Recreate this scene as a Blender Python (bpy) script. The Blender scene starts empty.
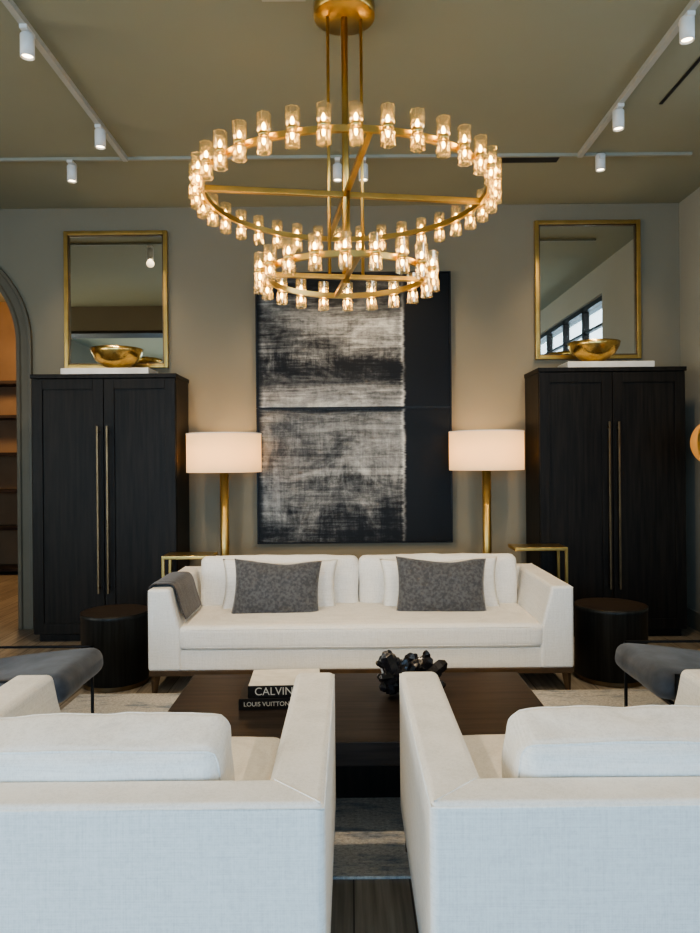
import bpy, bmesh, math, random
from mathutils import Vector, Matrix, noise
random.seed(7)
scene = bpy.context.scene
R = math.radians

# ------------------------------------------------------------ node helpers
def new_mat(name):
    m = bpy.data.materials.new(name); m.use_nodes = True
    nt = m.node_tree
    b = nt.nodes.get("Principled BSDF")
    return m, nt, b
def nd(nt, typ, **kw):
    n = nt.nodes.new(typ)
    for k, v in kw.items():
        setattr(n, k, v)
    return n
def ramp(nt, stops):
    n = nt.nodes.new("ShaderNodeValToRGB"); cr = n.color_ramp
    while len(cr.elements) < len(stops): cr.elements.new(0.5)
    for e, (p, c) in zip(cr.elements, stops):
        e.position = p
        e.color = (c, c, c, 1) if not isinstance(c, tuple) else (*c, 1)
    return n
def coords(nt, kind="Object", scale=(1, 1, 1)):
    tc = nt.nodes.new("ShaderNodeTexCoord"); mp = nt.nodes.new("ShaderNodeMapping")
    mp.inputs["Scale"].default_value = scale
    nt.links.new(tc.outputs[kind], mp.inputs["Vector"])
    return mp.outputs["Vector"]
def addnoise(nt, v, s, d=6, r=0.6, dist=0.0):
    n = nd(nt, "ShaderNodeTexNoise"); n.inputs["Scale"].default_value = s; n.inputs["Detail"].default_value = d; n.inputs["Roughness"].default_value = r
    n.inputs["Distortion"].default_value = dist
    nt.links.new(v, n.inputs["Vector"]); return n.outputs["Fac"]
def noisy(name, c1, c2, rough=0.6, scale=(1, 1, 1), nscale=5, detail=6, bump=0.0, bscale=None, metallic=0.0,
          lo=0.35, hi=0.65, spec=0.5, sheen=0.0, kind="Object", bdist=0.002):
    m, nt, b = new_mat(name)
    v = coords(nt, kind, scale)
    n = nd(nt, "ShaderNodeTexNoise"); n.inputs["Scale"].default_value = nscale; n.inputs["Detail"].default_value = detail
    nt.links.new(v, n.inputs["Vector"])
    r = ramp(nt, [(lo, c1), (hi, c2)])
    nt.links.new(n.outputs["Fac"], r.inputs["Fac"])
    nt.links.new(r.outputs["Color"], b.inputs["Base Color"])
    b.inputs["Roughness"].default_value = rough
    b.inputs["Metallic"].default_value = metallic
    b.inputs["Specular IOR Level"].default_value = spec
    if sheen: b.inputs["Sheen Weight"].default_value = sheen
    if bump:
        n2 = nd(nt, "ShaderNodeTexNoise"); n2.inputs["Scale"].default_value = bscale or nscale
        n2.inputs["Detail"].default_value = 4
        nt.links.new(v, n2.inputs["Vector"])
        bp = nd(nt, "ShaderNodeBump"); bp.inputs["Strength"].default_value = bump; bp.inputs["Distance"].default_value = bdist
        nt.links.new(n2.outputs["Fac"], bp.inputs["Height"]); nt.links.new(bp.outputs["Normal"], b.inputs["Normal"])
    return m

# ------------------------------------------------------------ materials
M = {}
M["wall"] = noisy("wall_paint", (0.262, 0.226, 0.160), (0.277, 0.241, 0.173), 0.85, nscale=1.2, bump=0.1, bscale=180)
M["wall_r"] = noisy("wall_paint_pale", (0.37, 0.35, 0.285), (0.39, 0.37, 0.305), 0.85, nscale=1.2, bump=0.1, bscale=180)
M["ceil"] = noisy("ceiling_paint", (0.305, 0.305, 0.222), (0.32, 0.32, 0.235), 0.9, nscale=0.8, bump=0.05, bscale=120)
M["trim"] = noisy("arch_trim_paint", (0.15, 0.125, 0.085), (0.17, 0.14, 0.095), 0.6, nscale=3)
M["base"] = noisy("baseboard_paint", (0.2, 0.19, 0.15), (0.21, 0.2, 0.16), 0.5, nscale=3)
M["brass"] = noisy("brushed_brass", (0.62, 0.42, 0.145), (0.72, 0.50, 0.185), 0.30, nscale=8, metallic=1.0)
M["polebrass"] = noisy("satin_brass", (0.60, 0.41, 0.15), (0.70, 0.49, 0.18), 0.42, nscale=8, metallic=1.0)
M["gold"] = noisy("hammered_gold", (0.66, 0.45, 0.15), (0.82, 0.59, 0.24), 0.25, nscale=30, metallic=1.0, bump=0.6, bscale=35, bdist=0.004)
M["blackwood"] = noisy("black_oak", (0.0055, 0.0043, 0.0033), (0.017, 0.013, 0.0095), 0.48, scale=(28, 28, 1.6), nscale=1.6, detail=7, bump=0.3, bscale=2.5, bdist=0.0012, spec=0.28)
M["tablewood"] = noisy("dark_walnut", (0.014, 0.010, 0.008), (0.042, 0.031, 0.025), 0.40, scale=(1.8, 26, 26), nscale=1.5, detail=7, bump=0.2, bscale=2.5, bdist=0.001, spec=0.4)
M["drum"] = noisy("dark_bronze_drum", (0.008, 0.0095, 0.0095), (0.026, 0.027, 0.026), 0.42, scale=(20, 20, 1.0), nscale=2.5, metallic=0.2, spec=0.4)
M["drumtop"] = noisy("drum_top_wood", (0.02, 0.014, 0.01), (0.05, 0.034, 0.024), 0.4, scale=(2, 25, 2), nscale=2)
M["bronze"] = noisy("bronze_metal", (0.08, 0.052, 0.03), (0.12, 0.078, 0.045), 0.4, nscale=10, metallic=0.6)
M["bronzeh"] = noisy("aged_brass", (0.17, 0.125, 0.075), (0.24, 0.175, 0.105), 0.38, nscale=8, metallic=1.0)
M["iron"] = noisy("black_iron", (0.008, 0.008, 0.009), (0.016, 0.016, 0.017), 0.45, nscale=10, metallic=0.3)
M["velvet"] = noisy("charcoal_velvet", (0.055, 0.056, 0.062), (0.105, 0.107, 0.113), 0.8, nscale=48, detail=12, sheen=0.3, bump=0.7, bscale=60, lo=0.4, hi=0.6)
M["blue"] = noisy("slate_blue_velvet", (0.03, 0.037, 0.050), (0.075, 0.088, 0.112), 0.75, nscale=9, detail=8, sheen=0.3, bump=0.3, bscale=60)
M["throw"] = noisy("taupe_throw", (0.035, 0.030, 0.029), (0.08, 0.07, 0.066), 0.95, nscale=80, bump=0.8, bscale=160, sheen=0.3)
M["white"] = noisy("white_enamel", (0.68, 0.68, 0.66), (0.74, 0.74, 0.72), 0.4, nscale=5)
M["track"] = noisy("track_grey", (0.42, 0.42, 0.38), (0.46, 0.46, 0.42), 0.5, nscale=5)
M["track2"] = noisy("track_greige", (0.33, 0.33, 0.27), (0.36, 0.36, 0.30), 0.5, nscale=5)
M["stone"] = noisy("white_stone", (0.62, 0.6, 0.56), (0.8, 0.78, 0.74), 0.4, nscale=6)
M["paper"] = noisy("book_paper", (0.68, 0.66, 0.6), (0.78, 0.76, 0.7), 0.7, nscale=20)
M["bookblack"] = noisy("book_cloth_black", (0.008, 0.008, 0.009), (0.014, 0.014, 0.015), 0.4, nscale=30)
M["crystal"] = noisy("black_mineral", (0.004, 0.004, 0.006), (0.022, 0.022, 0.027), 0.2, nscale=12, bump=0.6, bscale=50, spec=0.6)
M["dark"] = noisy("vent_black", (0.01, 0.01, 0.01), (0.014, 0.014, 0.013), 0.6, nscale=5)
M["warmwall"] = noisy("hall_paint", (0.22, 0.14, 0.075), (0.27, 0.175, 0.095), 0.8, nscale=2)

# linen with woven slub
m, nt, b = new_mat("white_linen")
ph = addnoise(nt, coords(nt, "Object", (7, 7, 330)), 1, 3, 0.6); pv = addnoise(nt, coords(nt, "Object", (330, 330, 7)), 1, 3, 0.6); pf = addnoise(nt, coords(nt), 90, 4, 0.7)
a1_ = nd(nt, "ShaderNodeMath", operation="ADD"); nt.links.new(ph, a1_.inputs[0]); nt.links.new(pv, a1_.inputs[1])
a2_ = nd(nt, "ShaderNodeMath", operation="ADD"); nt.links.new(a1_.outputs[0], a2_.inputs[0]); nt.links.new(pf, a2_.inputs[1])
a3_ = nd(nt, "ShaderNodeMath", operation="MULTIPLY"); nt.links.new(a2_.outputs[0], a3_.inputs[0]); a3_.inputs[1].default_value = 1 / 3
rl = ramp(nt, [(0.36, (0.67, 0.66, 0.63)), (0.52, (0.81, 0.80, 0.765)), (0.64, (0.87, 0.86, 0.83))]); nt.links.new(a3_.outputs[0], rl.inputs["Fac"])
nt.links.new(rl.outputs["Color"], b.inputs["Base Color"]); b.inputs["Roughness"].default_value = 0.93; b.inputs["Specular IOR Level"].default_value = 0.12
bp = nd(nt, "ShaderNodeBump"); bp.inputs["Strength"].default_value = 0.5; bp.inputs["Distance"].default_value = 0.0015
nt.links.new(a3_.outputs[0], bp.inputs["Height"]); nt.links.new(bp.outputs[0], b.inputs["Normal"]); M["fabric"] = m

m, nt, b = new_mat("mirror_glass"); b.inputs["Metallic"].default_value = 1; b.inputs["Roughness"].default_value = 0.015
b.inputs["Base Color"].default_value = (0.80, 0.82, 0.77, 1); M["mirror"] = m
def thin_glass(name, tint, extra, milky=0.0, rough=0.06):
    m, nt, b = new_mat(name); nt.nodes.remove(b)
    out = nt.nodes["Material Output"]
    tr = nd(nt, "ShaderNodeBsdfTransparent"); tr.inputs["Color"].default_value = (*tint, 1)
    gl = nd(nt, "ShaderNodeBsdfGlossy"); gl.inputs["Roughness"].default_value = rough; gl.inputs["Color"].default_value = (1, 0.95, 0.84, 1) if milky else (1, 1, 1, 1)
    lw = nd(nt, "ShaderNodeLayerWeight"); lw.inputs["Blend"].default_value = 0.35
    mt = nd(nt, "ShaderNodeMath", operation="MULTIPLY_ADD"); mt.inputs[1].default_value = 0.75; mt.inputs[2].default_value = extra
    mt.use_clamp = True
    mx = nd(nt, "ShaderNodeMixShader")
    nt.links.new(lw.outputs["Facing"], mt.inputs[0]); nt.links.new(mt.outputs[0], mx.inputs["Fac"])
    nt.links.new(tr.outputs[0], mx.inputs[1]); nt.links.new(gl.outputs[0], mx.inputs[2])
    last = mx
    if milky:
        tl = nd(nt, "ShaderNodeBsdfTranslucent"); tl.inputs["Color"].default_value = (1, 0.82, 0.48, 1)
        m2 = nd(nt, "ShaderNodeMixShader"); m2.inputs[0].default_value = milky
        nt.links.new(mx.outputs[0], m2.inputs[1]); nt.links.new(tl.outputs[0], m2.inputs[2]); last = m2
    nt.links.new(last.outputs[0], out.inputs["Surface"])
    return m
M["crystalglass"] = thin_glass("crystal_glass", (0.98, 0.95, 0.86), 0.12, milky=0.06, rough=0.08)
M["pane"] = thin_glass("window_glass", (0.97, 0.99, 1.0), 0.02)
def emis(name, col, s, base=None):
    m, nt, b = new_mat(name)
    b.inputs["Base Color"].default_value = (*(base or col), 1)
    b.inputs["Emission Color"].default_value = (*col, 1); b.inputs["Emission Strength"].default_value = s
    return m
M["bulb"] = emis("warm_bulb", (1.0, 0.63, 0.24), 34)
M["lens"] = emis("spot_lens", (1.0, 0.80, 0.52), 9)
M["globe"] = emis("amber_globe", (1.0, 0.42, 0.10), 0.35, (0.22, 0.12, 0.04))
m, nt, b = new_mat("linen_shade"); nt.nodes.remove(b); out = nt.nodes["Material Output"]
df = nd(nt, "ShaderNodeBsdfDiffuse"); df.inputs["Color"].default_value = (0.80, 0.69, 0.54, 1)
tl = nd(nt, "ShaderNodeBsdfTranslucent"); tl.inputs["Color"].default_value = (0.9, 0.70, 0.44, 1)
mx = nd(nt, "ShaderNodeMixShader"); mx.inputs[0].default_value = 0.5
em = nd(nt, "ShaderNodeEmission"); em.inputs["Color"].default_value = (1, 0.72, 0.40, 1); em.inputs["Strength"].default_value = 0.3
ad = nd(nt, "ShaderNodeAddShader")
nt.links.new(df.outputs[0], mx.inputs[1]); nt.links.new(tl.outputs[0], mx.inputs[2]); nt.links.new(mx.outputs[0], ad.inputs[0])
nt.links.new(em.outputs[0], ad.inputs[1]); nt.links.new(ad.outputs[0], out.inputs["Surface"]); M["shade"] = m

# floor planks
m, nt, b = new_mat("grey_wood_floor")
v = coords(nt, "Object", (1, 1, 1))
mp2 = nd(nt, "ShaderNodeMapping"); mp2.inputs["Rotation"].default_value = (0, 0, R(90)); nt.links.new(v, mp2.inputs["Vector"])
br = nd(nt, "ShaderNodeTexBrick"); br.inputs["Scale"].default_value = 1.0
br.inputs["Brick Width"].default_value = 2.2; br.inputs["Row Height"].default_value = 0.2; br.inputs["Mortar Size"].default_value = 0.003
br.inputs["Color1"].default_value = (0.23, 0.20, 0.16, 1); br.inputs["Color2"].default_value = (0.31, 0.27, 0.22, 1); br.inputs["Mortar"].default_value = (0.06, 0.05, 0.04, 1)
nt.links.new(mp2.outputs[0], br.inputs["Vector"])
v3 = coords(nt, "Object", (30, 1.5, 1)); nn = nd(nt, "ShaderNodeTexNoise"); nn.inputs["Scale"].default_value = 1.5; nn.inputs["Detail"].default_value = 6
nt.links.new(v3, nn.inputs["Vector"]); rr = ramp(nt, [(0.3, 0.6), (0.7, 1.2)]); nt.links.new(nn.outputs["Fac"], rr.inputs["Fac"])
mm = nd(nt, "ShaderNodeMixRGB", blend_type="MULTIPLY"); mm.inputs[0].default_value = 1
nt.links.new(br.outputs["Color"], mm.inputs[1]); nt.links.new(rr.outputs["Color"], mm.inputs[2]); nt.links.new(mm.outputs[0], b.inputs["Base Color"])
b.inputs["Roughness"].default_value = 0.5; M["floor"] = m

# rug
m, nt, b = new_mat("woven_rug")
na = addnoise(nt, coords(nt, "Object", (40.0, 60, 1)), 1.5, 8, 0.8); nb = addnoise(nt, coords(nt, "Object", (1.6, 5.5, 1)), 1.6, 6, 0.7); nc = addnoise(nt, coords(nt, "Object", (2, 6, 1)), 14, 9, 0.85)
r1 = ramp(nt, [(0.34, (0.26, 0.25, 0.235)), (0.48, (0.50, 0.48, 0.445)), (0.66, (0.72, 0.70, 0.65))]); nt.links.new(na, r1.inputs["Fac"])
r2 = ramp(nt, [(0.50, 0.0), (0.62, 0.85)]); nt.links.new(nb, r2.inputs["Fac"])
r3 = ramp(nt, [(0.40, (0.07, 0.10, 0.14)), (0.60, (0.34, 0.38, 0.43))]); nt.links.new(nc, r3.inputs["Fac"])
mm = nd(nt, "ShaderNodeMixRGB"); nt.links.new(r2.outputs[0], mm.inputs[0]); nt.links.new(r1.outputs[0], mm.inputs[1]); nt.links.new(r3.outputs[0], mm.inputs[2])
nt.links.new(mm.outputs[0], b.inputs["Base Color"])
b.inputs["Roughness"].default_value = 0.95; b.inputs["Specular IOR Level"].default_value = 0.1
bp = nd(nt, "ShaderNodeBump"); bp.inputs["Strength"].default_value = 0.7; bp.inputs["Distance"].default_value = 0.006
nt.links.new(na, bp.inputs["Height"]); nt.links.new(bp.outputs[0], b.inputs["Normal"]); M["rug"] = m

# abstract painting
def painting_mat(name, seed, bands, off=2.08, wh=1.2, wv=0.75):
    m, nt, b = new_mat(name)
    tc = nd(nt, "ShaderNodeTexCoord"); sp = nd(nt, "ShaderNodeSeparateXYZ"); nt.links.new(tc.outputs["Generated"], sp.inputs[0])
    def vec(a, c, s):
        mp = nd(nt, "ShaderNodeMapping"); mp.inputs["Scale"].default_value = (a, 0, c); mp.inputs["Location"].default_value = (s, s * 1.7, s * 0.6)
        nt.links.new(tc.outputs["Generated"], mp.inputs[0]); return mp.outputs[0]
    n1 = addnoise(nt, vec(1.8, 19, seed), 1, 10, 0.75, 1.0)
    n2 = addnoise(nt, vec(18, 1.8, seed + 3), 1, 10, 0.78, 1.6)
    n3 = addnoise(nt, vec(3.0, 2.8, seed + 8), 1, 9, 0.64, 0.9)
    n4 = addnoise(nt, vec(24, 24, seed + 5), 1, 8, 0.8)
    rb = ramp(nt, bands); rb.color_ramp.interpolation = "EASE"
    def math_(op, a, c):
        n = nd(nt, "ShaderNodeMath", operation=op)
        for i, x in enumerate((a, c)):
            if isinstance(x, (int, float)): n.inputs[i].default_value = x
            else: nt.links.new(x, n.inputs[i])
        return n.outputs[0]
    zz = math_("ADD", sp.outputs["Z"], math_("MULTIPLY", math_("SUBTRACT", n3, 0.5), 0.30))
    zz = math_("ADD", zz, math_("MULTIPLY", math_("SUBTRACT", n2, 0.5), 0.18))
    nt.links.new(zz, rb.inputs["Fac"])
    s = math_("ADD", math_("MULTIPLY", n1, wh), math_("MULTIPLY", n2, wv))
    s = math_("ADD", s, math_("MULTIPLY", n3, 1.6))
    s = math_("ADD", s, math_("MULTIPLY", n4, 0.7))
    s = math_("SUBTRACT", s, off + (wh + wv - 1.95) / 2)
    s = math_("ADD", s, rb.outputs["Color"])
    edge = math_("ADD", sp.outputs["X"], math_("MULTIPLY", math_("SUBTRACT", n1, 0.5), 0.05))
    mk = ramp(nt, [(0.0, 0.0), (0.03, 1.0), (0.755, 1.0), (0.772, 0.0)]); nt.links.new(edge, mk.inputs["Fac"])
    rg = ramp(nt, [(0.740, 0.0), (0.755, 0.35), (0.765, 0.35), (0.775, 0.0)]); nt.links.new(edge, rg.inputs["Fac"])
    s = math_("ADD", s, rg.outputs["Color"])
    s = math_("MULTIPLY", s, mk.outputs["Color"])
    cr = ramp(nt, [(0.0, (0.006, 0.006, 0.007)), (0.16, (0.02, 0.02, 0.021)), (0.42, (0.11, 0.11, 0.108)), (0.72, (0.32, 0.315, 0.30)), (1.0, (0.64, 0.63, 0.58))])
    nt.links.new(s, cr.inputs["Fac"]); nt.links.new(cr.outputs["Color"], b.inputs["Base Color"])
    b.inputs["Roughness"].default_value = 0.5; b.inputs["Specular IOR Level"].default_value = 0.25
    bp = nd(nt, "ShaderNodeBump"); bp.inputs["Strength"].default_value = 0.4; bp.inputs["Distance"].default_value = 0.003
    nt.links.new(n1, bp.inputs["Height"]); nt.links.new(bp.outputs[0], b.inputs["Normal"])
    return m
M["paint_top"] = painting_mat("abstract_paint_upper", 2.3, [(0.0, 0.58), (0.12, 0.54), (0.20, 0.14), (0.30, 0.12), (0.40, 0.40), (0.66, 0.44), (0.82, 0.16), (1.0, 0.02)], wh=1.5, wv=0.6)
M["paint_bot"] = painting_mat("abstract_paint_lower", 9.1, [(0.0, 0.12), (0.15, 0.20), (0.28, 0.34), (0.42, 0.34), (0.56, 0.52), (0.78, 0.58), (0.94, 0.44), (1.0, 0.20)], wv=0.8, wh=1.3)

# ------------------------------------------------------------ mesh helpers
def link(o, parent=None):
    scene.collection.objects.link(o)
    if parent is not None: o.parent = parent
    return o
def empty(name, loc=(0, 0, 0), rotz=0.0):
    e = bpy.data.objects.new(name, None); e.empty_display_size = 0.1
    e.location = loc; e.rotation_euler = (0, 0, rotz); scene.collection.objects.link(e); return e
def finish(name, bm, mat, parent=None, loc=(0, 0, 0), rot=(0, 0, 0), smooth=False, bevel=0.0, segs=2):
    bmesh.ops.recalc_face_normals(bm, faces=bm.faces[:])
    me = bpy.data.meshes.new(name); bm.to_mesh(me); bm.free()
    me.materials.append(M[mat] if isinstance(mat, str) else mat)
    if smooth:
        for p in me.polygons: p.use_smooth = True
    o = bpy.data.objects.new(name, me); o.location = loc; o.rotation_euler = rot
    link(o, parent)
    if bevel:
        md = o.modifiers.new("bevel", "BEVEL"); md.width = bevel; md.segments = segs; md.limit_method = "ANGLE"; md.angle_limit = R(25)
        for p in me.polygons: p.use_smooth = True
        wn = o.modifiers.new("wn", "WEIGHTED_NORMAL"); wn.keep_sharp = True
    return o
def add_box(bm, x0, x1, y0, y1, z0, z1):
    vs = [bm.verts.new(p) for p in [(x0, y0, z0), (x1, y0, z0), (x1, y1, z0), (x0, y1, z0), (x0, y0, z1), (x1, y0, z1), (x1, y1, z1), (x0, y1, z1)]]
    for f in [(0, 1, 2, 3), (4, 5, 6, 7), (0, 1, 5, 4), (1, 2, 6, 5), (2, 3, 7, 6), (3, 0, 4, 7)]:
        bm.faces.new([vs[i] for i in f])
def boxes(name, lst, mat, parent=None, bevel=0.0, loc=(0, 0, 0), rot=(0, 0, 0), segs=2):
    bm = bmesh.new()
    for b_ in lst: add_box(bm, *b_)
    return finish(name, bm, mat, parent, loc, rot, bevel=bevel, segs=segs)
def add_cyl(bm, p0, p1, r0, r1=None, seg=20, caps=True):
    r1 = r0 if r1 is None else r1
    p0 = Vector(p0); p1 = Vector(p1); d = (p1 - p0).normalized()
    q = d.to_track_quat("Z", "Y")
    a = []; c = []
    for i in range(seg):
        t = 2 * math.pi * i / seg; u = q @ Vector((math.cos(t), math.sin(t), 0))
        a.append(bm.verts.new(p0 + u * r0)); c.append(bm.verts.new(p1 + u * r1))
    for i in range(seg):
        j = (i + 1) % seg; bm.faces.new([a[i], a[j], c[j], c[i]])
    if caps: bm.faces.new(a[::-1]); bm.faces.new(c)
def cyl(name, p0, p1, r, mat, parent=None, r1=None, seg=28, bevel=0.0):
    bm = bmesh.new(); add_cyl(bm, p0, p1, r, r1, seg)
    o = finish(name, bm, mat, parent, bevel=bevel)
    for p in o.data.polygons: p.use_smooth = len(p.vertices) == 4
    return o
def add_lathe(bm, prof, seg=40, center=(0, 0, 0), flute=0.0, nfl=0):
    cx, cy, cz = center; rings = []
    for (r, z) in prof:
        ring = []
        for i in range(seg):
            t = 2 * math.pi * i / seg
            rr = r * (1 + (flute * math.cos(nfl * t) if nfl else 0))
            ring.append(bm.verts.new((cx + rr * math.cos(t), cy + rr * math.sin(t), cz + z)))
        rings.append(ring)
    for a, c in zip(rings, rings[1:]):
        for i in range(seg):
            j = (i + 1) % seg; bm.faces.new([a[i], a[j], c[j], c[i]])
    return rings
def lathe(name, prof, mat, parent=None, loc=(0, 0, 0), seg=48, **k):
    bm = bmesh.new(); add_lathe(bm, prof, seg, **k)
    return finish(name, bm, mat, parent, loc, smooth=True)
def tube(name, pts, r, mat, parent=None, cyclic=False):
    cu = bpy.data.curves.new(name, "CURVE"); cu.dimensions = "3D"; cu.bevel_depth = r; cu.bevel_resolution = 3
    s = cu.splines.new("POLY"); s.points.add(len(pts) - 1)
    for p, q in zip(s.points, pts): p.co = (*q, 1)
    s.use_cyclic_u = cyclic
    cu.materials.append(M[mat]); o = bpy.data.objects.new(name, cu); return link(o, parent)

def cushion(name, sx, sy, sz, r, puff, mat, parent=None, loc=(0, 0, 0), rot=(0, 0, 0), thin=2, wr=0.004, seed=0, cuts=22, welt=False):
    """soft box cushion; thin = index of the thickness axis that bulges"""
    bm = bmesh.new(); bmesh.ops.create_cube(bm, size=2)
    bmesh.ops.subdivide_edges(bm, edges=bm.edges[:], cuts=cuts, use_grid_fill=True)
    h = Vector((sx / 2, sy / 2, sz / 2)); inn = Vector([max(a - r, 0.001) for a in h])
    s = Vector((seed * 3.1, seed * 1.7, 0))
    def shape(p):
        q = Vector([p[i] * h[i] for i in range(3)])
        c = Vector([max(-inn[i], min(inn[i], q[i])) for i in range(3)])
        d = q - c
        if d.length > 1e-6: q = c + d.normalized() * r
        o_ = [i for i in range(3) if i != thin]
        q[thin] += p[thin] * puff * (1 - abs(p[o_[0]]) ** 2.5) * (1 - abs(p[o_[1]]) ** 2.5)
        for i in o_:
            k = [j for j in range(3) if j != i and j != thin][0]
            q[i] += p[i] ** 3 * puff * 0.25 * (1 - p[k] ** 2)
        n = noise.noise(q * 5 + s) * wr * 2 + noise.noise(q * 14 + s) * wr * 0.7
        return q + q.normalized() * n
    for v in bm.verts:
        v.co = shape(Vector([math.copysign(1 - (1 - abs(c)) ** 1.7, c) for c in v.co]))
    if welt:
        a, c = [i for i in range(3) if i != thin]
        for sg in (-1, 1):
            pts = []
            N = 24
            loop = [(-1 + 2 * i / N, -1) for i in range(N)] + [(1, -1 + 2 * i / N) for i in range(N)] + [(1 - 2 * i / N, 1) for i in range(N)] + [(-1, 1 - 2 * i / N) for i in range(N)]
            for (u, w_) in loop:
                p = Vector((0, 0, 0)); p[a] = u; p[c] = w_; p[thin] = sg * (1 - 0.45 * r / h[thin])
                pts.append(shape(p))
            rings = []
            for i, p in enumerate(pts):
                t = (pts[(i + 1) % len(pts)] - pts[i - 1]).normalized(); q_ = t.to_track_quat("Z", "Y")
                rings.append([bm.verts.new(p + q_ @ Vector((math.cos(k_ * math.pi / 3), math.sin(k_ * math.pi / 3), 0)) * 0.0034) for k_ in range(6)])
            for i in range(len(rings)):
                A = rings[i - 1]; B = rings[i]
                best = min(range(6), key=lambda o_: sum((A[k_].co - B[(k_ + o_) % 6].co).length for k_ in range(6)))
                for k_ in range(6):
                    try: bm.faces.new([A[k_], A[(k_ + 1) % 6], B[(k_ + 1 + best) % 6], B[(k_ + best) % 6]])
                    except ValueError: pass
    return finish(name, bm, mat, parent, loc, rot, smooth=True)
def pillow(name, w, h, t, mat, parent=None, loc=(0, 0, 0), rot=(0, 0, 0), wr=0.006, seed=0, n=34):
    bm = bmesh.new(); g = {}
    for side in (1, -1):
        for i in range(n + 1):
            for j in range(n + 1):
                u = -1 + 2 * i / n; v = -1 + 2 * j / n
                if side == -1 and (i in (0, n) or j in (0, n)): g[(side, i, j)] = g[(1, i, j)]; continue
                th = t / 2 * ((1 - abs(u) ** 2.6) * (1 - abs(v) ** 2.6)) ** 0.55
                x = w / 2 * u * (1 - 0.07 * (1 - v * v)); z = h / 2 * v * (1 - 0.10 * (1 - u * u))
                if v > 0: z -= 0.012 * math.exp(-(u * 2.2) ** 2) * v
                nz = noise.noise(Vector((x * 8 + seed, z * 8, side))) * wr * 1.8 + noise.noise(Vector((x * 22 + seed, z * 22, side))) * wr * 0.9
                g[(side, i, j)] = bm.verts.new((x, -side * (th + nz * (th > 0.004)), z + noise.noise(Vector((x * 6, seed, 3))) * 0.010))
    for side in (1, -1):
        for i in range(n):
            for j in range(n):
                bm.faces.new([g[(side, i, j)], g[(side, i + 1, j)], g[(side, i + 1, j + 1)], g[(side, i, j + 1)]])
    return finish(name, bm, mat, parent, loc, rot, smooth=True)

# ============================================================ ROOM
XL, XR, YB, YF, H = -5.2, 3.0, 6.34, -3.7, 3.8
boxes("floor", [(XL - 0.2, XR + 0.2, YF - 0.2, 10.2, -0.1, 0)], "floor")
boxes("ceiling", [(XL - 0.2, XR + 0.2, YF - 0.2, 10.2, H, H + 0.1)], "ceil")
AX, AZ, AR, WT = -3.84, 2.58, 0.85, 0.14
bm = bmesh.new()
add_box(bm, XL - 0.2, AX - AR, YB, YB + WT, 0, H); add_box(bm, AX + AR, XR + 0.2, YB, YB + WT, 0, H)
N = 40
ap = [(AX + AR * math.cos(math.pi - math.pi * i / N), AZ + AR * math.sin(math.pi - math.pi * i / N)) for i in range(N + 1)]
for (x0, z0), (x1, z1) in zip(ap, ap[1:]):
    a = [bm.verts.new(p) for p in ((x0, YB, z0), (x1, YB, z1), (x1, YB, H), (x0, YB, H))]
    c = [bm.verts.new(p) for p in ((x0, YB + WT, z0), (x1, YB + WT, z1), (x1, YB + WT, H), (x0, YB + WT, H))]
    bm.faces.new(a); bm.faces.new(c[::-1]); bm.faces.new([a[0], a[1], c[1], c[0]])
finish("wall_back", bm, "wall")
bm = bmesh.new(); prev = None
pth = [(AX - AR, 0, -1, 0)] + [(AX + AR * math.cos(math.pi - math.pi * i / 40), AZ + AR * math.sin(math.pi - math.pi * i / 40), math.cos(math.pi - math.pi * i / 40), math.sin(math.pi - math.pi * i / 40)) for i in range(41)] + [(AX + AR, 0, 1, 0)]
prof = [(-0.012, WT), (-0.012, -0.03), (0.02, -0.035), (0.03, -0.02), (0.09, -0.02), (0.10, -0.04), (0.125, -0.035), (0.125, 0.0)]
for (x, z, nx, nz) in pth:
    cur = [bm.verts.new((x + nx * a, YB + b_, z + nz * a)) for a, b_ in prof]
    if prev:
        for i in range(len(prof) - 1): bm.faces.new([prev[i], prev[i + 1], cur[i + 1], cur[i]])
    prev = cur
finish("trim_1", bm, "trim")
WY0, WY1, WZ0, WZ1 = -3.0, 4.35, 2.80, 3.45
boxes("wall_right", [(XR, XR + 0.2, YF - 0.2, YB, 0, WZ0), (XR, XR + 0.2, YF - 0.2, YB, WZ1, H), (XR, XR + 0.2, YF - 0.2, WY0, WZ0, WZ1), (XR, XR + 0.2, WY1, YB, WZ0, WZ1)], "wall_r")
def window_side(name, x0, y0, y1, z0, z1, n, rails):
    s = 1 if x0 > 0 else -1
    def bx(a, c, *r): return (min(x0 + s * a, x0 + s * c), max(x0 + s * a, x0 + s * c), *r)
    fr = [bx(0.04, 0.12, y0, y1, z0, z0 + 0.06), bx(0.04, 0.12, y0, y1, z1 - 0.06, z1)]
    for i in range(n + 1):
        yy = y0 + (y1 - y0) * i / n; fr.append(bx(0.04, 0.12, yy - 0.03, yy + 0.03, z0, z1))
    for z in rails: fr.append(bx(0.05, 0.10, y0, y1, z, z + 0.03))
    w_ = empty(name); boxes("steel_frame", fr, "iron", w_); boxes("pane", [bx(0.075, 0.08, y0, y1, z0, z1)], "pane", w_)
window_side("window_1", XR, WY0, WY1, WZ0, WZ1, 9, (3.10,))
LY0, LY1, LZ0, LZ1 = -3.0, 3.4, 0.4, 3.3
boxes("wall_left", [(XL - 0.2, XL, YF - 0.2, YB, 0, LZ0), (XL - 0.2, XL, YF - 0.2, YB, LZ1, H), (XL - 0.2, XL, YF - 0.2, LY0, LZ0, LZ1), (XL - 0.2, XL, LY1, YB, LZ0, LZ1)], "wall")
window_side("added_window_left", XL, LY0, LY1, LZ0, LZ1, 6, (1.2, 2.3))  # unseen left-wall windows, added to let in more light
fx0, fx1, fz0, fz1 = -4.2, 2.6, 0.35, 3.0
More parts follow.
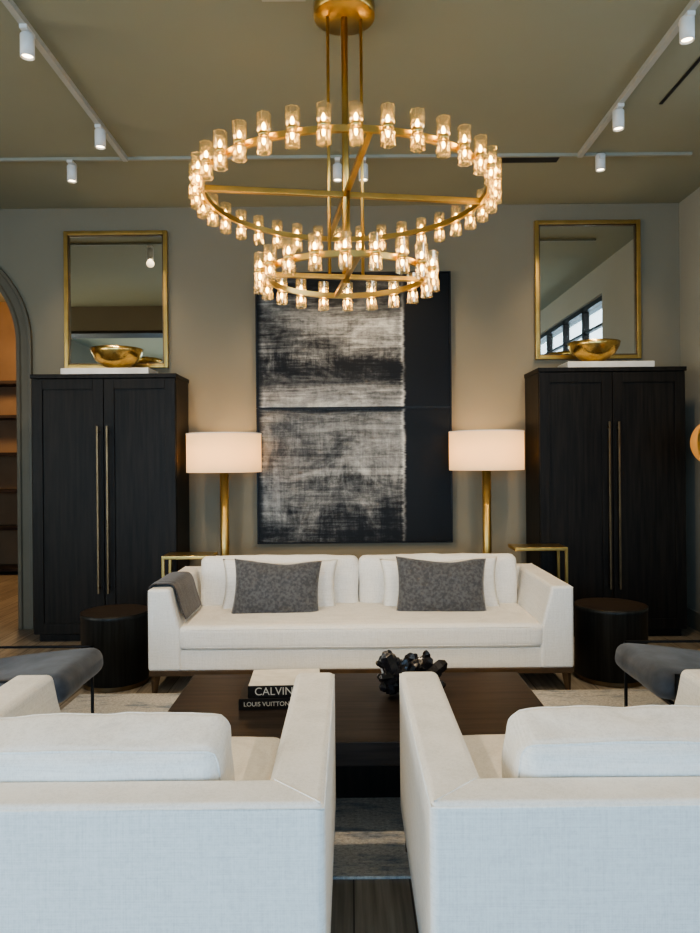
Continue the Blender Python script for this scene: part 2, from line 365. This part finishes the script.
boxes("wall_front", [(XL, XR, YF - 0.2, YF, 0, fz0), (XL, XR, YF - 0.2, YF, fz1, H), (XL, fx0, YF - 0.2, YF, fz0, fz1), (fx1, XR, YF - 0.2, YF, fz0, fz1)], "wall")
fr = [(fx0, fx1, YF - 0.14, YF - 0.05, fz0, fz0 + 0.07), (fx0, fx1, YF - 0.14, YF - 0.05, fz1 - 0.07, fz1), (fx0, fx1, YF - 0.12, YF - 0.07, 2.3, 2.34)]
for i in range(7):
    x = fx0 + (fx1 - fx0) * i / 6; fr.append((x - 0.035, x + 0.035, YF - 0.14, YF - 0.05, fz0, fz1))
w2 = empty("window_2"); boxes("steel_frame", fr, "iron", w2); boxes("pane", [(fx0, fx1, YF - 0.10, YF - 0.095, fz0, fz1)], "pane", w2)
boxes("trim_2", [(XL, XR, YF, YF + 0.3, 3.35, 3.62)], "blackwood")
boxes("trim_3", [(XL, -2.1, 1.9, 2.3, 3.42, H)], "base")           # dropped ceiling beam, seen in the left mirror
boxes("trim_4", [(XL, -2.1, 1.895, 2.305, 3.40, 3.44)], "dark")
boxes("baseboard_back", [(AX + AR + 0.13, XR - 0.015, YB - 0.018, YB, 0, 0.16)], "base", bevel=0.004)
boxes("baseboard_right", [(XR - 0.018, XR, YF, YB - 0.02, 0, 0.16)], "base", bevel=0.004)
boxes("baseboard_left", [(XL, XL + 0.018, YF, YB, 0, 0.16)], "base", bevel=0.004)
boxes("wall_hall", [(XL - 0.2, -2.0, 10.0, 10.2, 0, H), (XL - 0.2, XL, YB + WT, 10.0, 0, H), (-2.2, -2.0, YB + WT, 10.0, 0, H)], "warmwall")
sh = empty("display_shelf", (-4.75, 9.55, 0))
boxes("case", [(-0.4, -0.36, -0.2, 0.2, 0, 2.6), (0.66, 0.7, -0.2, 0.2, 0, 2.6)] + [(-0.4, 0.7, -0.2, 0.2, z, z + 0.04) for z in (0.05, 0.6, 1.1, 1.6, 2.1, 2.56)], "tablewood", sh)
boxes("back", [(-0.4, 0.7, 0.2, 0.22, 0, 2.6)], "warmwall", sh)

# ceiling fittings
WARM = (1.0, 0.77, 0.51)
def head(loc, name="track_spotlight", aim=None, power=24, size=75):
    e = empty(name, (loc[0], loc[1], 0)); zt = H - 0.035; zc = loc[2]
    cyl("stem", (0, 0, zc), (0, 0, zt), 0.007, "white", e)
    boxes("adapter", [(-0.02, 0.02, -0.05, 0.05, zt - 0.02, zt)], "white", e)
    lathe("can", [(0.001, 0.06), (0.031, 0.06), (0.036, 0.053), (0.036, -0.06), (0.031, -0.06), (0.029, -0.047), (0.001, -0.047)], "white", e, (0, 0, zc), 28)
    lathe("lens", [(0.001, -0.049), (0.028, -0.049)], "lens", e, (0, 0, zc), 20)
    l = bpy.data.lights.new("spot", "SPOT"); l.energy = power; l.color = WARM; l.spot_size = R(size); l.spot_blend = 0.9; l.shadow_soft_size = 0.04
    lo = bpy.data.objects.new("spot", l); lo.location = (0, 0, zc - 0.1)
    d = Vector(aim) - Vector((loc[0], loc[1], zc - 0.1)); lo.rotation_euler = d.to_track_quat("-Z", "Y").to_euler()
    link(lo, e); return e
tr = empty("track_rail")
boxes("rail_left", [(-1.69, -1.655, 0.6, 5.28, H - 0.035, H)], "track", tr)
boxes("rail_right", [(1.735, 1.77, 0.6, 5.28, H - 0.035, H)], "track", tr)
boxes("rail_cross", [(-4.6, 2.6, 5.275, 5.30, H - 0.022, H)], "track2", tr)
head((-1.668, 3.66, 3.68), aim=(-0.6, 4.9, 0.5), power=95)
head((-1.672, 4.74, 3.69), aim=(-1.9, 5.83, 1.2), power=60)
head((-2.08, 5.285, 3.68), aim=(-2.1, 6.3, 2.4), power=26)
head((1.752, 3.60, 3.70), aim=(0.7, 4.9, 0.5), power=95)
head((1.752, 4.52, 3.68), aim=(2.1, 5.83, 1.2), power=60)
head((1.91, 5.285, 3.73), aim=(2.1, 6.3, 2.4), power=26)
head((-0.075, 5.285, 3.67), aim=(-0.3, 6.3, 1.8), power=52)
head((0.12, 5.285, 3.67), aim=(0.4, 6.3, 2.2), power=52)
head((-1.672, 2.5, 3.67), aim=(-0.6, 2.5, 0.4), power=115)  # out-of-view pair added to brighten the armchairs
head((1.752, 2.5, 3.67), aim=(0.8, 2.5, 0.4), power=115)
head((-1.672, 1.5, 3.67), aim=(-0.2, 5.0, 0.6), power=110, size=45)  # out-of-view pair added to brighten the far sofa
head((1.752, 1.5, 3.67), aim=(0.3, 5.0, 0.6), power=110, size=45)
boxes("air_vent", [(1.14, 1.62, 5.33, 5.43, H - 0.006, H)], "dark")
boxes("air_vent", [(2.03, 2.05, 3.0, 4.55, H - 0.006, H)], "dark")
boxes("air_vent", [(-0.42, -0.2, 3.2, 3.5, H - 0.006, H)], "track", bevel=0.002)

# ============================================================ CABINETS
def cabinet(x0, x1, y0, y1, ht):
    e = empty("wardrobe_cabinet", ((x0 + x1) / 2, y0, 0)); w = (x1 - x0) / 2; d = y1 - y0
    boxes("carcass", [(-w, w, 0.025, d, 0.06, ht - 0.03), (-w + 0.03, w - 0.03, 0.05, d - 0.02, 0.0, 0.06)], "blackwood", e, bevel=0.003)
    boxes("cornice", [(-w - 0.008, w + 0.008, -0.008, d, ht - 0.035, ht)], "blackwood", e, bevel=0.003)
    for k, (a, c) in enumerate(((-w + 0.004, -0.003), (0.003, w - 0.004))):
        z0, z1, s = 0.07, ht - 0.04, 0.085
        boxes("door_frame_%d" % (k + 1), [(a, a + s, 0, 0.024, z0, z1), (c - s, c, 0, 0.024, z0, z1), (a + s, c - s, 0, 0.024, z0, z0 + s), (a + s, c - s, 0, 0.024, z1 - s, z1)], "blackwood", e, bevel=0.002)
        boxes("door_panel_%d" % (k + 1), [(a + s, c - s, 0.012, 0.024, z0 + s, z1 - s)], "blackwood", e)
        hx = -0.040 if k == 0 else 0.040
        boxes("handle_%d" % (k + 1), [(hx - 0.008, hx + 0.008, -0.045, -0.03, 0.41, 1.80), (hx - 0.007, hx + 0.007, -0.031, 0.0, 0.45, 0.47), (hx - 0.007, hx + 0.007, -0.031, 0.0, 1.74, 1.76)], "bronzeh", e, bevel=0.002)
    return e
CH = 2.235
cabinet(-2.65, -1.45, 5.83, 6.30, CH)
cabinet(1.58, 2.80, 5.83, 6.30, CH + 0.02)

def mirror(px0, px1, z0, z1):
    e = empty("framed_mirror", ((px0 + px1) / 2, YB, (z0 + z1) / 2)); w = (px1 - px0) / 2; h = (z1 - z0) / 2; t = 0.035
    boxes("frame", [(-w, -w + t, -0.05, -0.002, -h, h), (w - t, w, -0.05, -0.002, -h, h), (-w + t, w - t, -0.05, -0.002, h - t, h), (-w + t, w - t, -0.05, -0.002, -h, -h + t)], "brass", e, bevel=0.004)
    boxes("inner_lip", [(-w + t, -w + t + .012, -0.035, -0.01, -h + t, h - t), (w - t - .012, w - t, -0.035, -0.01, -h + t, h - t), (-w + t, w - t, -0.035, -0.01, h - t - .012, h - t), (-w + t, w - t, -0.035, -0.01, -h + t, -h + t + .012)], "bronzeh", e)
    boxes("glass", [(-w + t, w - t, -0.02, -0.012, -h + t, h - t)], "mirror", e)
mirror(-2.56, -1.63, 2.345, 3.58)
mirror(1.68, 2.63, 2.39, 3.64)
for (a, c, bx, ch) in ((-2.42, -1.68, -1.99, CH), (1.83, 2.56, 2.10, CH + 0.02)):
    boxes("stone_tray", [(a, c, 5.86, 6.16, ch, ch + 0.055)], "stone", bevel=0.006)
    e = empty("brass_bowl", (bx, 6.01, ch + 0.058))
    pr = [(0.001, 0.0), (0.07, 0.0), (0.075, 0.012), (0.12, 0.03), (0.175, 0.075), (0.21, 0.14), (0.218, 0.175), (0.212, 0.175), (0.2, 0.135), (0.165, 0.08), (0.11, 0.04), (0.001, 0.025)]
    lathe("bowl", pr, "gold", e)

# ============================================================ PAINTING
e = empty("abstract_painting", (0.04, YB, 0))
boxes("canvas_upper", [(-0.865, 0.865, -0.05, -0.003, 1.978, 3.175)], "paint_top", e)
boxes("canvas_lower", [(-0.865, 0.865, -0.05, -0.003, 0.765, 1.958)], "paint_bot", e)
fl = []
for z0, z1 in ((0.753, 1.966), (1.970, 3.187)):
    fl += [(-0.877, -0.867, -0.06, 0, z0, z1), (0.867, 0.877, -0.06, 0, z0, z1), (-0.867, 0.867, -0.06, 0, z0, z0 + 0.008), (-0.867, 0.867, -0.06, 0, z1 - 0.008, z1)]
boxes("frame", fl, "iron", e)

# ============================================================ SOFAS
def seating(name, W, D, loc, rotz, arm_t=0.145, arm_b=0.215, ht=0.68, seed=0):
    e = empty(name, loc, rotz); w = W / 2; zb = 0.15
    bm = bmesh.new(); prev = None
    def st(ox, oy, it, ib, my):
        sx = 1 if ox < 0 else -1
        return [(ox, oy, zb), (ox, oy, ht), (ox + sx * it, oy - my * it, ht), (ox + sx * (it + 0.02), oy - my * (it + 0.02), ht - 0.10), (ox + sx * ib, oy - my * ib, 0.40), (ox + sx * ib, oy - my * ib, zb)]
    sts = [st(-w, 0.0, arm_t, arm_b, 0), st(-w, D, arm_t, arm_b, 1), st(w, D, arm_t, arm_b, 1), st(w, 0.0, arm_t, arm_b, 0)]
    K = len(sts[0])
    for s in sts:
        cur = [bm.verts.new(p) for p in s]
        if prev:
            for i in range(K): bm.faces.new([prev[i], prev[(i + 1) % K], cur[(i + 1) % K], cur[i]])
        else: bm.faces.new(cur)
        prev = cur
    bm.faces.new(prev[::-1])
    o = finish("frame_shell", bm, "fabric", e, bevel=0.022, segs=4)
    z = ht - 0.004
    tube("welt_outer", [(-w + 0.004, 0.01, z - 0.008), (-w + 0.004, D - 0.004, z - 0.008), (w - 0.004, D - 0.004, z - 0.008), (w - 0.004, 0.01, z - 0.008)], 0.0035, "fabric", e)
    for s in (-1, 1):
        tube("mitre_seam", [(s * (w - 0.012), D - 0.012, ht), (s * (w - arm_t + 0.012), D - arm_t + 0.012, ht)], 0.002, "fabric", e)
    boxes("seat_base", [(-(w - arm_b) - 0.02, (w - arm_b) + 0.02, 0.012, D - arm_b, zb, 0.285)], "fabric", e, bevel=0.012, segs=3)
    cushion("seat_cushion", 2 * (w - arm_b) + 0.045, D - arm_b + 0.01, 0.155, 0.04, 0.018, "fabric", e, (0, (D - arm_b) / 2 + 0.0, 0.362), seed=seed, welt=True, wr=0.003)
    boxes("rail", [(-w + 0.008, w - 0.008, -0.002, 0.04, 0.122, 0.155), (-w + 0.01, w - 0.01, D - 0.04, D - 0.006, 0.128, 0.152), (-w + 0.01, -w + 0.04, 0.04, D - 0.04, 0.128, 0.152), (w - 0.04, w - 0.01, 0.04, D - 0.04, 0.128, 0.152)], "bronze", e, bevel=0.002)
    bm = bmesh.new()
    for sx in (-1, 1):
        for yy in (0.03, D - 0.03):
            add_cyl(bm, (sx * (w - 0.035), yy, 0.0), (sx * (w - 0.045), yy, 0.13), 0.018, 0.032, 4)
    finish("legs", bm, "bronze", e, bevel=0.002)
    return e
RZ = 0.012
sofa = seating("sofa", 2.74, 1.0, (0.06, 4.49, 0), 0, seed=1)
for k, s in enumerate((-1, 1)):
    cushion("back_cushion_%d" % (k + 1), 1.165, 0.20, 0.39, 0.05, 0.03, "fabric", sofa, (s * 0.585, 0.765, 0.588), (R(-9), 0, 0), thin=1, seed=3 + k, wr=0.008)
def tp(x, y, z, w, h, t, mat, seed, name="throw_pillow", tilt=-20, ry=0):
    return pillow(name, w, h, t, mat, None, (x, y, z), (R(tilt), R(ry), 0), seed=seed)
tp(-0.515, 5.05, 0.60, 0.84, 0.38, 0.13, "fabric", 1, "lumbar_cushion", tilt=-12, ry=1)
tp(0.64, 5.05, 0.60, 0.86, 0.38, 0.13, "fabric", 5, "lumbar_cushion", tilt=-12, ry=-1)
tp(-0.52, 4.89, 0.605, 0.62, 0.41, 0.16, "velvet", 9, tilt=-18, ry=2)
tp(0.63, 4.89, 0.61, 0.64, 0.41, 0.16, "velvet", 13, tilt=-18, ry=2)
# throw over left arm
bm = bmesh.new(); X0 = 0.06 - 1.37
path = [(-0.014, 0.50), (-0.014, 0.58), (-0.013, 0.665), (0.004, 0.696), (0.05, 0.697), (0.10, 0.697), (0.142, 0.696), (0.163, 0.665), (0.180, 0.60), (0.203, 0.52), (0.226, 0.462)]
prev = None
for i in range(25):
    t = i / 24; y = 4.56 + 0.50 * t; cur = []
    for j, (px, pz) in enumerate(path):
        k = noise.noise(Vector((y * 16, j * 0.25, 1))) * 0.006
        hang = (noise.noise(Vector((y * 4, 0, 5))) * 0.03) if j == 0 else 0
        sg = -1 if j < 3 else (1 if j > 6 else 0)
        cur.append(bm.verts.new((X0 + px + sg * abs(k), y + noise.noise(Vector((pz * 5, px * 9, t))) * 0.012, pz + (abs(k) if sg == 0 else 0) + hang)))
    if prev:
        for a in range(len(path) - 1): bm.faces.new([prev[a], prev[a + 1], cur[a + 1], cur[a]])
    prev = cur
o = finish("throw_blanket", bm, "throw", smooth=True)
md = o.modifiers.new("solid", "SOLIDIFY"); md.thickness = 0.008; md.offset = 1
md = o.modifiers.new("sub", "SUBSURF"); md.levels = 1; md.render_levels = 1

for k, cx in enumerate((-0.675, 0.79)):
    ch = seating("armchair", 1.22, 1.04, (cx, 2.68, RZ + 0.001), math.pi, seed=10 + k)
    cushion("back_cushion", 0.71, 0.22, 0.40, 0.045, 0.022, "fabric", ch, (0.02 if k == 0 else 0.0, 0.755, 0.562 if k == 0 else 0.572), (R(-10), 0, 0), thin=1, seed=20 + k, wr=0.007, cuts=28, welt=True)

# ============================================================ COFFEE TABLE + DECOR
e = empty("coffee_table", (0.02, 2.78, RZ))
boxes("top", [(-0.85, 0.85, 0, 0.90, 0.27, 0.368)], "tablewood", e, bevel=0.005)
boxes("pedestal", [(-0.60, 0.60, 0.30, 0.72, 0.0, 0.27)], "blackwood", e, bevel=0.004)
TZ = 0.38
def text(body, size, loc, rot, parent, mat):
    cu = bpy.data.curves.new("spine_lettering", "FONT"); cu.body = body; cu.size = size; cu.extrude = 0.0004; cu.align_x = "CENTER"; cu.align_y = "CENTER"
    cu.materials.append(M[mat]); o = bpy.data.objects.new("spine_lettering", cu); o.location = loc; o.rotation_euler = rot; link(o, parent)
bk = empty("book_stack", (-0.345, 3.15, TZ), R(2))
def book(z, t, x0, x1, d, y0, word, size, dx):
    boxes("cover", [(x0, x1, y0, y0 + d, z, z + 0.004), (x0, x1, y0, y0 + d, z + t - 0.004, z + t), (x0, x1, y0, y0 + 0.005, z + 0.004, z + t - 0.004)], "bookblack", bk, bevel=0.001)
    boxes("pages", [(x0 + 0.006, x1 - 0.006, y0 + 0.005, y0 + d - 0.006, z + 0.004, z + t - 0.004)], "paper", bk)
    text(word, size, ((x0 + x1) / 2 - dx, y0 - 0.0006, z + t / 2), (R(90), 0, 0), bk, "paper")
book(0.0, 0.05, -0.165, 0.165, 0.26, 0.0, "LOUIS VUITTON", 0.028, 0.04)
book(0.051, 0.052, -0.125, 0.20, 0.25, 0.012, "CALVIN", 0.05, 0.045)
boxes("dust_jacket", [(-0.122, 0.197, 0.016, 0.258, 0.1032, 0.1042)], "paper", bk)
bm = bmesh.new()
for i in range(150):
    a = random.uniform(0, 2 * math.pi); el = random.uniform(-0.1, 1.45); ln = random.uniform(0.03, 0.085)
    base = Vector((random.uniform(-0.115, 0.115), random.uniform(-0.07, 0.07), random.uniform(0.02, 0.13)))
    d = Vector((math.cos(a) * math.cos(el), 0.8 * math.sin(a) * math.cos(el), math.sin(el))).normalized()
    rr = random.uniform(0.014, 0.032); p1 = base + d * ln
    if p1.z < 0.02: p1.z = 0.02
    dd = (p1 - base).normalized()
    sg = random.choice((4, 5, 6))
    add_cyl(bm, base, p1, rr, rr * 0.95, sg)
    add_cyl(bm, p1, p1 + dd * rr * 0.7, rr * 0.95, rr * 0.35, sg)
for v in bm.verts:
    if v.co.z < 0: v.co.z = 0
finish("black_crystal_cluster", bm, "crystal", None, (0.265, 3.33, TZ + 0.001))

boxes("area_rug", [(-1.75, 1.9, 2.5, 4.50, 0.0, RZ)], "rug", bevel=0.004)

# ============================================================ SIDE TABLES
for (x, y, r, h) in ((-1.605, 4.76, 0.222, 0.49), (1.77, 4.78, 0.236, 0.50)):
    e = empty("drum_side_table", (x, y, 0))
    lathe("drum", [(0.001, 0.0), (r * 0.93, 0.0), (r * 0.93, 0.03), (r, 0.035), (r, h - 0.03), (r * 1.01, h - 0.028), (r * 1.01, h - 0.001), (r * 0.99, h)], "drum", e, seg=96)
    lathe("top_inlay", [(0.001, h - 0.002), (r * 0.93, h - 0.002), (r * 0.99, h - 0.0005)], "drumtop", e, seg=64)
    lathe("base_ring", [(r * 0.95, 0.002), (r * 0.95, 0.03)], "bronzeh", e, seg=64)

# ============================================================ C-SHAPED SIDE TABLES (behind the sofa arms)
for (xo, xi, zt) in ((-1.50, -1.10, 0.752), (1.72, 1.30, 0.795)):
    e = empty("brass_c_table", (xo, 5.54, 0)); s = 1 if xi > xo else -1; L = abs(xi - xo)
    def bx(a, c, *r): return (min(s * a, s * c), max(s * a, s * c), *r)
    boxes("top_plate", [bx(0, L, 0, 0.24, zt - 0.028, zt)], "brass", e, bevel=0.003)
    boxes("posts", [bx(0, 0.022, 0.0, 0.022, 0.02, zt - 0.022), bx(0, 0.022, 0.218, 0.24, 0.02, zt - 0.022)], "brass", e, bevel=0.002)
    boxes("base_frame", [bx(0, L, 0, 0.022, 0, 0.02), bx(0, L, 0.218, 0.24, 0, 0.02), bx(0, 0.022, 0.022, 0.218, 0, 0.02), bx(L - 0.022, L, 0.022, 0.218, 0, 0.02)], "brass", e, bevel=0.002)

# ============================================================ FLOOR LAMPS
for x in (-1.075, 1.165):
    e = empty("floor_lamp", (x, 5.98, 0)); zb_, zt_ = 1.405, 1.735; r = 0.316
    lathe("base", [(0.001, 0), (0.15, 0), (0.152, 0.02), (0.145, 0.028), (0.001, 0.028)], "brass", e)
    cyl("pole", (0, 0, 0.028), (0, 0, 1.42), 0.037, "polebrass", e)
    cyl("stem", (0, 0, 1.43), (0, 0, 1.70), 0.008, "brass", e)
    lathe("shade", [(r, zb_), (r, zt_), (r - 0.004, zt_), (r - 0.004, zb_), (r, zb_)], "shade", e, seg=72)
    lathe("shade_rim", [(r + 0.002, zt_ - 0.008), (r + 0.002, zt_ + 0.001), (r - 0.006, zt_ + 0.001)], "fabric", e, seg=72)
    lathe("light_block_disc", [(0.001, zb_ + 0.016), (r - 0.005, zb_ + 0.016), (r - 0.005, zb_ + 0.020), (0.001, zb_ + 0.020)], "fabric", e, seg=48)  # opaque disc hidden in the shade, keeps bulb light off the pole
    bm = bmesh.new()
    for i in range(3):
        t = 2 * math.pi * i / 3; add_cyl(bm, (0, 0, zt_ - 0.04), ((r - 0.004) * math.cos(t), (r - 0.004) * math.sin(t), zt_ - 0.01), 0.003, None, 8)
    finish("spider", bm, "brass", e)
    l = bpy.data.lights.new("bulb", "POINT"); l.energy = 8; l.color = (1, 0.68, 0.36); l.shadow_soft_size = 0.05
    lo = bpy.data.objects.new("bulb", l); lo.location = (0.0, -0.06, 1.57); link(lo, e)

e = empty("globe_floor_lamp", (2.57, 4.9, 0))
lathe("base", [(0.001, 0), (0.15, 0), (0.15, 0.02), (0.02, 0.035), (0.001, 0.035)], "brass", e)
cyl("pole", (0, 0, 0.03), (0, 0, 1.40), 0.012, "brass", e)
lathe("globe", [(0.17 * math.sin(math.pi * i / 24) + 0.0005, 1.60 - 0.17 * math.cos(math.pi * i / 24)) for i in range(25)], "globe", e)
bm = bmesh.new(); add_lathe(bm, [(0.172, -0.012), (0.182, -0.012), (0.182, 0.012), (0.172, 0.012), (0.172, -0.012)], 48)
finish("brass_ring", bm, "brass", e, (0, 0, 1.60), (R(90), 0, R(25)), smooth=False)

# ============================================================ ACCENT CHAIRS
def accent(x, y, rotz):
    e = empty("accent_chair", (x, y, RZ), rotz)
    wv = 0.31
    cushion("seat_cushion", 0.78, 2 * wv - 0.04, 0.14, 0.06, 0.02, "blue", e, (-0.37, 0, 0.355), (0, R(-7), 0), seed=31)
    cushion("back_cushion", 0.13, 2 * wv - 0.04, 0.50, 0.055, 0.02, "blue", e, (-0.83, 0, 0.54), (0, R(-24), 0), thin=0, seed=33)
    b_ = []
    for s in (-1, 1):
        yy = s * wv
        b_ += [(-0.075, -0.06, yy - 0.008, yy + 0.008, 0, 0.46), (-0.80, -0.785, yy - 0.008, yy + 0.008, 0, 0.46), (-0.80, -0.06, yy - 0.008, yy + 0.008, 0.448, 0.46), (-0.80, -0.06, yy - 0.008, yy + 0.008, 0, 0.012)]
    b_ += [(-0.12, -0.095, -wv, wv, 0.265, 0.28), (-0.72, -0.695, -wv, wv, 0.195, 0.21)]
    boxes("metal_frame", b_, "iron", e, bevel=0.002)
accent(-1.39, 3.62, 0); accent(1.47, 3.62, math.pi)

# ============================================================ CHANDELIER
CX, CY = -0.01, 3.54
e = empty("chandelier", (CX, CY, 0), R(8.5))
zt1, zt2, R1, R2 = 2.84, 2.425, 0.745, 0.44
lathe("canopy", [(0.001, H), (0.15, H), (0.155, H - 0.01), (0.155, H - 0.06), (0.15, H - 0.065), (0.001, H - 0.065)], "brass", e)
bm = bmesh.new(); add_cyl(bm, (0, 0, zt2 - 0.03), (0, 0, H - 0.06), 0.017)
for s in (-1, 1):
    add_cyl(bm, (s * 0.085, 0, zt2), (s * 0.085, 0, H - 0.06), 0.008)
add_cyl(bm, (0, -0.085, zt2), (0, -0.085, zt1), 0.008); add_cyl(bm, (0, 0.085, zt2), (0, 0.085, zt1), 0.008)
finish("rods", bm, "brass", e, smooth=True)
def ring(name, rad, z, hh=0.014, tt=0.008):
    bm = bmesh.new(); add_lathe(bm, [(rad - tt, z - hh), (rad + tt, z - hh), (rad + tt, z + hh), (rad - tt, z + hh), (rad - tt, z - hh)], 128)
    return finish(name, bm, "brass", e)
ring("ring_large", R1 - 0.036, zt1); ring("ring_small", R2 - 0.036, zt2)
a1, a2 = R1 - 0.036, R2 - 0.036
boxes("cross_bars", [(-a1, a1, -0.013, 0.013, zt1 - 0.014, zt1 + 0.014), (-0.013, 0.013, -a1, a1, zt1 - 0.013, zt1 + 0.013),
                     (-a2, a2, -0.012, 0.012, zt2 - 0.012, zt2 + 0.012), (-0.012, 0.012, -a2, a2, zt2 - 0.011, zt2 + 0.011)], "brass", e, bevel=0.002)
bg = bmesh.new(); bb = bmesh.new(); bc = bmesh.new()
for rad, z, n in ((R1, zt1, 36), (R2, zt2, 20)):
    for i in range(n):
        t = 2 * math.pi * (i + 0.5) / n; c = (rad * math.cos(t), rad * math.sin(t), z)
        add_lathe(bg, [(0.012, 0.010), (0.025, 0.012), (0.028, 0.022), (0.029, 0.082), (0.024, 0.082), (0.022, 0.026), (0.006, 0.022)], 28, c, 0.09, 7)
        add_lathe(bg, [(0.012, -0.010), (0.025, -0.012), (0.028, -0.022), (0.029, -0.076), (0.024, -0.076), (0.022, -0.026), (0.006, -0.022)], 28, c, 0.09, 7)
        add_lathe(bb, [(0.0005, 0.014), (0.006, 0.02), (0.009, 0.032), (0.005, 0.044), (0.0005, 0.050)], 8, c)
        add_lathe(bb, [(0.0005, -0.014), (0.006, -0.02), (0.008, -0.030), (0.005, -0.040), (0.0005, -0.044)], 8, c)
        add_lathe(bc, [(0.0005, -0.010), (0.018, -0.010), (0.022, -0.005), (0.022, 0.005), (0.018, 0.010), (0.0005, 0.010)], 16, c)
        add_cyl(bc, ((rad - 0.036) * math.cos(t), (rad - 0.036) * math.sin(t), z), c, 0.006, None, 8)
finish("crystal_shades", bg, "crystalglass", e, smooth=False)
finish("bulbs", bb, "bulb", e, smooth=True)
finish("lamp_cups", bc, "brass", e, smooth=True)

# ============================================================ LIGHTS
def area(name, loc, rot, sx, sy, power, col):
    l = bpy.data.lights.new(name, "AREA"); l.shape = "RECTANGLE"; l.size = sx; l.size_y = sy; l.energy = power; l.color = col
    o = bpy.data.objects.new(name, l); o.location = loc; o.rotation_euler = rot; link(o); return o
area("daylight_storefront", ((fx0 + fx1) / 2, YF - 0.3, (fz0 + fz1) / 2), (R(90), 0, 0), 6.6, 2.6, 310, (0.47, 0.72, 1.0))
area("daylight_clerestory", (XR + 0.35, (WY0 + WY1) / 2, (WZ0 + WZ1) / 2), (0, R(90), 0), 0.7, 7.2, 80, (0.80, 0.90, 1.0))
area("added_fill_left", (XL - 0.35, (LY0 + LY1) / 2, (LZ0 + LZ1) / 2), (0, R(-90), 0), 2.8, 6.2, 240, (1.0, 0.90, 0.74))  # added warm fill light outside the made-up left windows, lifts room and ceiling
l = bpy.data.lights.new("hall_light", "POINT"); l.energy = 110; l.color = (1, 0.64, 0.33); l.shadow_soft_size = 0.2
lo = bpy.data.objects.new("hall_light", l); lo.location = (-3.8, 8.2, 3.0); link(lo)
wd = bpy.data.worlds.new("sky"); scene.world = wd; wd.use_nodes = True
bgn = wd.node_tree.nodes["Background"]
sky = wd.node_tree.nodes.new("ShaderNodeTexSky"); sky.sky_type = "NISHITA"; sky.sun_disc = False; sky.sun_elevation = R(35)
wd.node_tree.links.new(sky.outputs[0], bgn.inputs["Color"]); bgn.inputs["Strength"].default_value = 0.15

# ============================================================ CAMERA
cd = bpy.data.cameras.new("camera"); cam = bpy.data.objects.new("camera", cd); scene.collection.objects.link(cam)
cd.sensor_fit = "VERTICAL"; cd.sensor_height = 24; cd.lens = 24 * 700 / 933; cd.shift_y = -6.5 / 933; cd.clip_start = 0.05
cam.location = (0, 0, 1.5); cam.rotation_euler = (R(90), R(0.5), 0)
scene.camera = cam
scene.view_settings.view_transform = "AgX"
try: scene.view_settings.look = "AgX - Medium High Contrast"
except Exception: pass
scene.view_settings.exposure = 0.38
